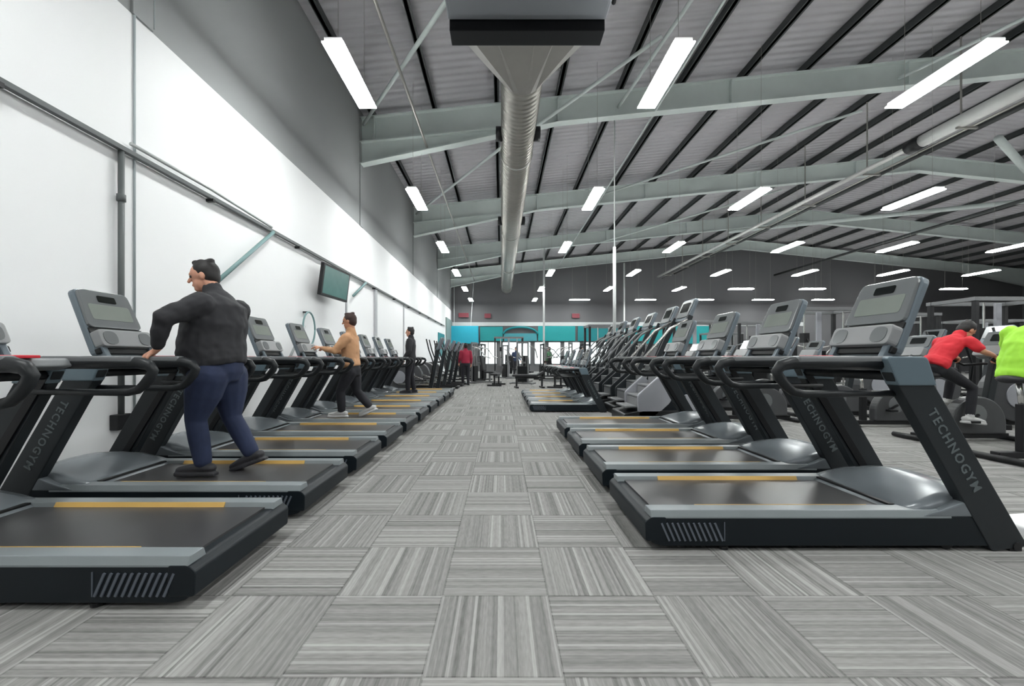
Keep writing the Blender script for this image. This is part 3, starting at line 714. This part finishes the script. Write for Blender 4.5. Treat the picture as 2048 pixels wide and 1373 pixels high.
# ------------------------------------------------------------------ far end: boards and signs
yb = Y1 - .12
def board(name, x0, x1, z0, z1, m, label, y=yb, th=.08):
    return tag(MB().box(x0, y - th, z0, x1, y, z1).build(name, m, None, .01), label, 'board', 'teal boards on the end wall')
t = thing('hanging_sign', 'bright blue teal sign box at far left of the end wall', 'sign', (-4.0, 32.3, 2.2))
MB().box(.03, 0, 0, 2.2, .12, 1.38).build('sign_face', M_BLUETEAL, t, .02)
MB().bar((.3, .06, 1.36), (.3, .06, 5.9), .03, .03).bar((1.6, .06, 1.36), (1.9, .06, 6.1), .03, .03).build('hanger', M_STEEL, t)
board('wall_board', -1.7, .1, 2.42, 3.55, M_TEAL, 'teal board above windows, left of the arch')
board('wall_board', 2.9, 5.85, 2.42, 3.6, M_TEAL, 'teal board above windows, left of white column')
board('wall_board', 6.05, 9.3, 2.42, 3.6, mat('teal_deep', srgb(10, 122, 128), .5), 'deeper teal board behind white column')
board('wall_board', 9.5, 16.8, 2.2, 3.6, M_TEAL, 'long teal board behind the stair climber consoles')
t = thing('archway', 'dark teal arch over the middle window', 'arch', (1.5, yb, 2.42))
pts = [(1.35 * cos(pi * k / 16), -.06, .55 + .55 * sin(pi * k / 16)) for k in range(17)]
MB().tube(pts, .09, 8).build('arch_band', MATS['teal_deep'], t, smooth=True)
MB().box(-1.3, -.06, 0, 1.3, -.01, .6).build('arch_panel', mat('teal_grey', srgb(60, 140, 150), .5), t)
for i, (x, z, w) in enumerate(((-3.4, 4.3, .8), (-1.35, 4.25, .5), (5.6, 4.25, .6))):
    tag(MB().box(x, yb - .03, z, x + w, yb, z + .35).build('wall_notice', mat('dull_red', srgb(120, 50, 60), .6), None, .01), 'small dull red notice high on end wall, %s' % ['above the bright blue sign', 'right of the first one', 'left of the white column'][i], 'notice', 'red notices on the end wall')
struct(MB().box(X0, 29.6, 0, X0 + .08, Y1, 4.0).build('wall_left_end', mat('left_end_grey_green', (.2, .27, .26), .6)))
tag(MB().box(X0 + .001, 26.0, 1.2, X0 + .05, 28.8, 2.7).build('wall_panel', MATS['teal_deep'], None, .01), 'dark teal panel low on left wall beyond the treadmills', 'panel')
# small white floor box by the nearest right treadmill
tag(MB().prism(round_poly([(3.14, 0), (3.17, .1), (3.5, .12), (3.6, 0)], .02), 2.42, 2.7).build('floor_box', M_WHITEPL, None, .01), 'low white box on carpet at front foot of nearest right treadmill', 'box')

# ------------------------------------------------------------------ people
def P3(p): return Vector(p)
def remesh(o, vox, sm=2):
    r = o.modifiers.new('remesh', 'REMESH'); r.mode = 'VOXEL'; r.voxel_size = vox; r.use_smooth_shade = True
    s = o.modifiers.new('smooth', 'SMOOTH'); s.factor = 0.5; s.iterations = sm
    return o
def torso(mb, rings, n=20, grow=0.0):
    """rings: (x, z, half depth, half width), spine lying in the x z plane"""
    out = []
    for i, (x, z, d, w) in enumerate(rings):
        a = rings[max(i - 1, 0)]; b = rings[min(i + 1, len(rings) - 1)]
        t = Vector((b[0] - a[0], 0, b[1] - a[1])).normalized(); q = Vector((t.z, 0, -t.x))
        out.append([Vector((x, 0, z)) + q * ((d + grow) * cos(2 * pi * k / n)) + Vector((0, (w + grow) * sin(2 * pi * k / n), 0)) for k in range(n)])
    mb.loft(out)
def hand(mb, w, d, side, curl=.8, nrm=(0, 0, -1), s=1.0):
    """w wrist, d fingers' direction, nrm where the palm looks, side +1 left hand"""
    w = Vector(w); d = Vector(d).normalized(); n = Vector(nrm); n = (n - d * n.dot(d)).normalized(); l = d.cross(n).normalized()
    th = l * (1 if side > 0 else -1)
    mb.tube([w - d * .02, w + d * .03 * s, w + d * .075 * s], [.024 * s, .031 * s, .034 * s], 10, True, .6)
    for k in range(4):
        b = w + d * .085 * s + l * ((k - 1.5) * .0205 * s)
        L = (.066, .078, .073, .058)[k if side < 0 else 3 - k] * s
        p = [b - d * .02]; a = 0.15; q = b; p.append(q)
        for j in range(3):
            a += curl * .55; q = q + (d * cos(a) + n * sin(a)) * L * (.45, .32, .26)[j]; p.append(q)
        mb.tube(p, [.0095 * s, .0095 * s, .009 * s, .0083 * s, .0075 * s], 8, True)
    t0 = w + d * .03 * s + th * .022 * s
    t1 = t0 + (d * .6 + th * .7 + n * .3).normalized() * .038 * s
    t2 = t1 + (d * .8 + n * .7).normalized() * .032 * s
    mb.tube([t0, t1, t2], [.0125 * s, .0105 * s, .009 * s], 8, True)

def person(label, loc, rz, P):
    t = thing('person', label, 'person', loc, rz)
    vox = P.get('vox', .012); bulk = P.get('bulk', 1.0)
    sk = P['skin']; top = P['top']; leg = P['leg']; hair = P['hair']; shoe = P['shoe']
    R = P['rings']                                  # hip .. shoulders
    sh = P['sh']; hd = Vector(P['head']); nb = Vector((R[-1][0], 0, R[-1][1]))
    arms = {}
    for s_, k in ((1, 'L'), (-1, 'R')):
        a = P['arm' + k]; arms[s_] = [Vector((sh[0], s_ * sh[1], sh[2])), Vector((a[0][0], s_ * a[0][1], a[0][2])), Vector((a[1][0], s_ * a[1][1], a[1][2]))]
    legs = {}
    hp = P['hip']
    for s_, k in ((1, 'L'), (-1, 'R')):
        a = P['leg' + k]; legs[s_] = [Vector((hp[0], s_ * .095 * bulk, hp[1])), Vector((a[0][0], s_ * a[0][1], a[0][2])), Vector((a[1][0], s_ * a[1][1], a[1][2]))]
    tilt = P.get('tilt', 0.0); HR = Matrix.Rotation(tilt, 4, 'Y') @ Matrix.Rotation(P.get('turn', 0.0), 4, 'Z')
    def H(x, y, z): return hd + (HR @ Vector((x, y, z)))
    def hball(mb, c, rx, ry, rz_, n=16, m=12):
        o = MB().ball((0, 0, 0), rx, ry, rz_, n, m); c = Vector(c)
        mb.add([H(v[0] + c.x, v[1] + c.y, v[2] + c.z) for v in o.v], o.f)
    # continuous body
    b = MB()
    hball(b, (-.005, 0, .025), .096, .076, .093); hball(b, (.018, 0, -.045), .068, .058, .072); hball(b, (.045, 0, -.085), .038, .036, .030)
    b.tube([H(.088, 0, .012), H(.108, 0, -.022)], [.009, .013], 8, True)
    b.tube([H(.082, -.03, .028), H(.09, 0, .03), H(.082, .03, .028)], .010, 8, True)
    b.tube([H(.078, -.02, -.058), H(.087, 0, -.056), H(.078, .02, -.058)], .008, 8, True)
    for s_ in (-1, 1): hball(b, (-.005, s_ * .077, -.008), .018, .010, .030, 10, 8)
    b.tube([nb - Vector((0, 0, .05)), (nb + hd) / 2 + Vector((-.01, 0, .0)), H(-.015, 0, -.03)], [.062, .056, .058], 12, True)
    torso(b, R, grow=-.03)
    for s_ in (1, -1):
        S, E, W = arms[s_]
        b.tube([S, (S + E) / 2, E, (E * .55 + W * .45), W], [.050, .044, .036, .036, .026], 10, True)
        dd = P.get('hand' + ('L' if s_ > 0 else 'R'), ((1, 0, -.2), (0, 0, -1), .9))
        hand(b, W + (W - E).normalized() * .012, dd[0], s_, dd[2], dd[1], P.get('hs', 1.0))
        A, K, N = legs[s_]
        b.tube([A, (A + K) / 2, K, (K * .6 + N * .4), N], [.075, .065, .048, .050, .036], 10, True)
        tx = P['toe' + ('L' if s_ > 0 else 'R')]; td = Vector((cos(tx), 0, sin(tx)))
        b.tube([N - td * .03 + Vector((0, 0, -.03)), N + td * .13 + Vector((0, 0, -.045))], [.032, .026], 8, True)
    remesh(b.build('body', sk, t), vox * .62, 2)
    for s_ in (-1, 1):
        e = MB(); o = MB().ball((0, 0, 0), .0115, n=10, m=8); e.add([H(v[0] + .079, v[1] + s_ * .029, v[2] + .008) for v in o.v], o.f)
        e.build('eye', M_EYE, t, smooth=True)
    # hair
    h = MB(); hball(h, (-.020, 0, .040), .097, .083, .094); hball(h, (-.045, 0, .0), .066, .078, .085)
    for k in range(9):
        a = k * 2.4; hball(h, (.03 - .012 * k, .03 * sin(a), .108 + .012 * cos(a)), .035, .03, .022, 10, 6)
    if P.get('tail'): h.tube([H(-.09, 0, .03), H(-.13, 0, -.02), H(-.13, 0, -.12)], [.03, .032, .012], 8, True)
    remesh(h.build('hair', hair, t), .009, 1)
    # trousers
    l = MB()
    torso(l, [(r[0], r[1], r[2] * .97, r[3] * .97) for r in P['pelvis']], grow=.0)
    for s_ in (1, -1):
        A, K, N = legs[s_]; q = P.get('legw', 1.0)
        l.tube([A, A * .6 + K * .4, K, K * .55 + N * .45, N + (K - N) * .06], [.105 * q * bulk, .095 * q * bulk, .070 * q, .068 * q, .058 * q], 12, True)
    remesh(l.build('trousers', leg, t), vox, 3)
    # top
    j = MB(); torso(j, R, grow=.0); torso(j, P['hem'], grow=.0)
    for s_ in (1, -1):
        S, E, W = arms[s_]; q = P.get('slw', 1.0)
        if P.get('short'): j.tube([S, S * .35 + E * .65], [.072 * q, .066 * q], 12, True)
        else: j.tube([S, (S + E) / 2, E, E * .5 + W * .5, W + (E - W) * .14], [.078 * q, .070 * q, .058 * q, .050 * q, .038 * q], 12, True)
    j.tube([nb - Vector((0, 0, .05)), nb + (hd - nb) * .28], [.085, .068], 14, True)
    if P.get('fold'):
        for x0, z0, x1, z1 in P['fold']:
            for s_ in (1, -1): j.tube([(x0, s_ * .21, z0), ((x0 + x1) / 2, s_ * .245, (z0 + z1) / 2), (x1, s_ * .22, z1)], .018, 8, True)
    jo = remesh(j.build(P.get('topname', 'shirt'), top, t), vox, 3)
    if vox < .014:
        dm = jo.modifiers.new('creases', 'DISPLACE'); dm.texture = CREASE; dm.strength = .022; dm.mid_level = .55
    if P.get('inner'):
        i = MB(); torso(i, [(r[0] + .035, r[1], r[2] * .9, r[3] * .45) for r in R[:-1]]); remesh(i.build('undershirt', P['inner'], t), vox, 2)
    for s_ in (1, -1):
        A, K, N = legs[s_]; tx = P['toe' + ('L' if s_ > 0 else 'R')]; td = Vector((cos(tx), 0, sin(tx))); up = Vector((-sin(tx), 0, cos(tx)))
        s = MB(); base = N - up * .045
        s.tube([base - td * .055 + up * .01, base + td * .02 + up * .012, base + td * .11, base + td * .175 - up * .008], [.042, .046, .043, .034], 12, True, .85)
        s.tube([N + up * .02, base + up * .01], [.045, .044], 10, True)
        sole = []
        for x, w in ((-.10, .028), (-.06, .043), (.02, .042), (.12, .05), (.19, .042), (.215, .02)):
            c = base + td * x - up * .036
            sole.append([c + Vector((0, sy * w, 0)) + up * uz for sy, uz in ((-1, -.012), (1, -.012), (1, .012), (-1, .012))])
        s.loft(sole)
        remesh(s.build('shoe', shoe, t), .008, 1)
    return t

CREASE = bpy.data.textures.new('creases', 'CLOUDS'); CREASE.noise_scale = .09; CREASE.noise_depth = 1
M_EYE = mat('eye_dark', (.03, .02, .02), .2)
SK1 = mat('skin_light', srgb(205, 150, 125), .5, 0, .05, 9); SK2 = mat('skin_tan', srgb(190, 135, 105), .5, 0, .05, 9)
HB = mat('hair_black', (.008, .006, .006), .6, 0, .3, 40); HBR = mat('hair_brown', (.035, .014, .010), .6, 0, .3, 40)
JK = mat('jacket_charcoal', (.022, .022, .026), .8, 0, .2, 8, .35); JN = mat('denim_blue', srgb(34, 44, 72), .85, 0, .25, 12, .3)
TAN = mat('tan_knit', srgb(196, 150, 112), .85, 0, .12, 9, .3); DK = mat('dark_trousers', (.012, .012, .017), .8, 0, .2, 9, .2)
REDT = mat('red_shirt', srgb(206, 34, 48), .75, 0, .1, 8, .2); LIME = mat('lime_shirt', srgb(168, 232, 66), .7, 0, .06, 8, .2)
DSH = mat('shoe_dark', (.02, .02, .025), .6); WSH = mat('shoe_pale', (.5, .5, .5), .6); WHT = mat('white_cloth', (.7, .7, .7), .8); NAVY = mat('navy_cloth', (.02, .035, .08), .8, 0, .15, 9, .2)

person('broad person in charcoal jacket and blue jeans walking on treadmill, hands on rails, facing wall', (-2.24, 3.28, 0), pi, dict(
    vox=.011, bulk=1.25, skin=SK1, top=JK, leg=JN, hair=HB, shoe=DSH, topname='jacket', hs=1.05,
    rings=[(.03, 1.07, .215, .235), (.05, 1.17, .235, .255), (.04, 1.30, .215, .25), (.01, 1.42, .20, .25), (-.005, 1.53, .165, .225), (.01, 1.60, .09, .13), (.03, 1.64, .065, .08)],
    hem=[(.02, 1.035, .205, .225), (.03, 1.07, .225, .245), (.04, 1.10, .225, .245), (.05, 1.15, .215, .235)],
    pelvis=[(-.01, .92, .13, .17), (0, .98, .175, .205), (.02, 1.06, .19, .21), (.03, 1.12, .18, .20)],
    sh=(-.02, .215, 1.525), head=(.115, 0, 1.765), tilt=.22, turn=.35,
    armL=((.13, .385, 1.40), (.20, .345, 1.195)), armR=((.12, .385, 1.39), (.26, .345, 1.195)), slw=1.18,
    handL=((.75, 0, -.5), (-.2, -.3, -1), 1.1), handR=((.75, 0, -.5), (-.2, .3, -1), 1.1),
    hip=(0, .98), legL=((.10, .11, .65), (.05, .10, .315)), legR=((-.03, .11, .64), (-.20, .10, .35)), toeL=0.0, toeR=-.35, legw=1.06))
person('person in tan top with brown hair on treadmill, reaching towards its console', (-2.3, 6.37, 0), pi, dict(
    vox=.013, bulk=1.0, skin=SK2, top=TAN, leg=DK, hair=HBR, shoe=WSH,
    rings=[(.02, 1.05, .13, .17), (.02, 1.17, .125, .165), (.03, 1.30, .135, .18), (.03, 1.41, .11, .185), (.02, 1.48, .075, .12), (.01, 1.52, .055, .07)],
    hem=[(.01, .98, .14, .185), (.02, 1.03, .145, .185), (.02, 1.1, .13, .17)],
    pelvis=[(-.01, .84, .11, .15), (0, .92, .135, .18), (.01, 1.02, .12, .16)],
    sh=(.02, .175, 1.42), head=(.04, 0, 1.68), tilt=.12,
    armL=((.17, .25, 1.22), (.40, .15, 1.27)), armR=((.16, .25, 1.2), (.40, .14, 1.25)),
    handL=((.9, 0, .15), (0, -.3, -1), .5), handR=((.9, 0, .15), (0, .3, -1), .5),
    hip=(0, .90), legL=((.14, .10, .62), (.12, .10, .315)), legR=((-.04, .1, .6), (-.24, .1, .36)), toeL=0, toeR=-.4))
def standing(label, loc, rz, top, leg, skin, hair, zb=0.0, k=1.0, **kw):
    z = lambda v: zb + v * k
    d = dict(vox=.016, skin=skin, top=top, leg=leg, hair=hair, shoe=DSH,
        rings=[(.0, z(.98), .12, .17), (.0, z(1.1), .12, .165), (.0, z(1.25), .13, .18), (.0, z(1.36), .11, .19), (-.01, z(1.43), .08, .12), (-.01, z(1.47), .055, .07)],
        hem=[(0, z(.9), .13, .185), (0, z(.97), .13, .18), (0, z(1.03), .12, .165)],
        pelvis=[(0, z(.80), .11, .15), (0, z(.87), .13, .175), (0, z(.97), .12, .16)],
        sh=(-.01, .18, z(1.37)), head=(.02, 0, z(1.60)),
        armL=((-.02, .24, z(1.12)), (.12, .24, z(.92))), armR=((-.02, .24, z(1.1)), (.08, .25, z(.87))),
        handL=((.3, 0, -1), (0, -1, 0), .5), handR=((.3, 0, -1), (0, 1, 0), .5),
        hip=(0, z(.86)), legL=((.05, .1, z(.47)), (.05, .1, zb + .105)), legR=((.01, .1, z(.47)), (-.06, .1, zb + .105)), toeL=0, toeR=0)
    d.update(kw); return person(label, loc, rz, d)
standing('person in dark open jacket over pale shirt standing on treadmill near row end', (-2.3, 10.49, 0), pi, JK, DK, SK1, HB, .21, .97, topname='jacket', inner=WHT)
standing('person in dull red top standing under the bright blue teal sign', (-1.45, 16.7, 0), 1.9, mat('maroon_top', srgb(150, 30, 58), .8), DK, SK1, HB, 0, .98)
standing('person in navy clothes in front of the bright windows', (.85, 24.2, 0), -1.2, NAVY, DK, SK2, HB)
standing('person in green top near cable stations, right of the window person', (2.75, 23.8, 0), 2.6, mat('green_top', srgb(70, 110, 80), .8), DK, SK1, HBR)
standing('person in white top and red shorts far right of the aisle end', (4.45, 23.2, 0), .4, WHT, mat('crimson_shorts', srgb(150, 20, 60), .8), SK1, HB)
def rider(label, loc, top, leg, sho, hd, tiltv, skin, hair, **kw):
    hx, hz = .27, 1.02
    def lerp(t): return (hx + (sho[0] - hx) * t, hz + (sho[1] - hz) * t)
    d = dict(vox=.013, legw=.8, skin=skin, top=top, leg=leg, hair=hair, shoe=WSH, tilt=tiltv,
        rings=[(*lerp(.05), .105, .155), (*lerp(.3), .105, .155), (*lerp(.62), .115, .175), (*lerp(.88), .10, .185), (*lerp(1.02), .075, .12), (*lerp(1.12), .05, .07)],
        hem=[(*lerp(-.06), .13, .18), (*lerp(.05), .14, .185), (*lerp(.2), .125, .17)],
        pelvis=[(hx + .04, hz - .08, .10, .155), (hx + .02, hz - .02, .11, .165), (*lerp(.15), .10, .14)],
        sh=(sho[0] - .01, .19, sho[1] - .04), head=(hd[0], 0, hd[1]),
        armL=((.62, .29, 1.20), (.77, .26, 1.16)), armR=((.62, .29, 1.20), (.77, .26, 1.16)),
        handL=((.6, -.2, -.4), (-.3, -.5, -.7), 1.2), handR=((.6, .2, -.4), (-.3, .5, -.7), 1.2),
        hip=(hx + .05, hz - .07), legL=((.68, .13, .95), (.62, .15, .53)), legR=((.66, .13, .72), (.60, .15, .345)), toeL=-.1, toeR=-.1)
    d.update(kw); return person(label, loc, 0, d)
rider('person in red short-sleeved top leaning forward on an exercise bike', (5.6, 5.63, 0), REDT, DK, (.56, 1.38), (.72, 1.49), .75, SK2, HB, short=True)
rider('person in lime high-visibility top on bike at the right picture edge', (5.36, 4.5, 0), LIME, DK, (.42, 1.44), (.55, 1.63), .3, SK1, HBR, short=False, slw=1.15,
      rings=[(.31, .95, .16, .22), (.33, 1.07, .16, .225), (.38, 1.25, .155, .23), (.42, 1.36, .135, .23), (.45, 1.43, .1, .16), (.47, 1.47, .06, .08)], hem=[(.30, .89, .16, .22), (.31, .95, .17, .225), (.32, 1.0, .155, .22)],
      armL=((.52, .31, 1.24), (.76, .27, 1.16)), armR=((.52, .31, 1.24), (.76, .27, 1.16)))
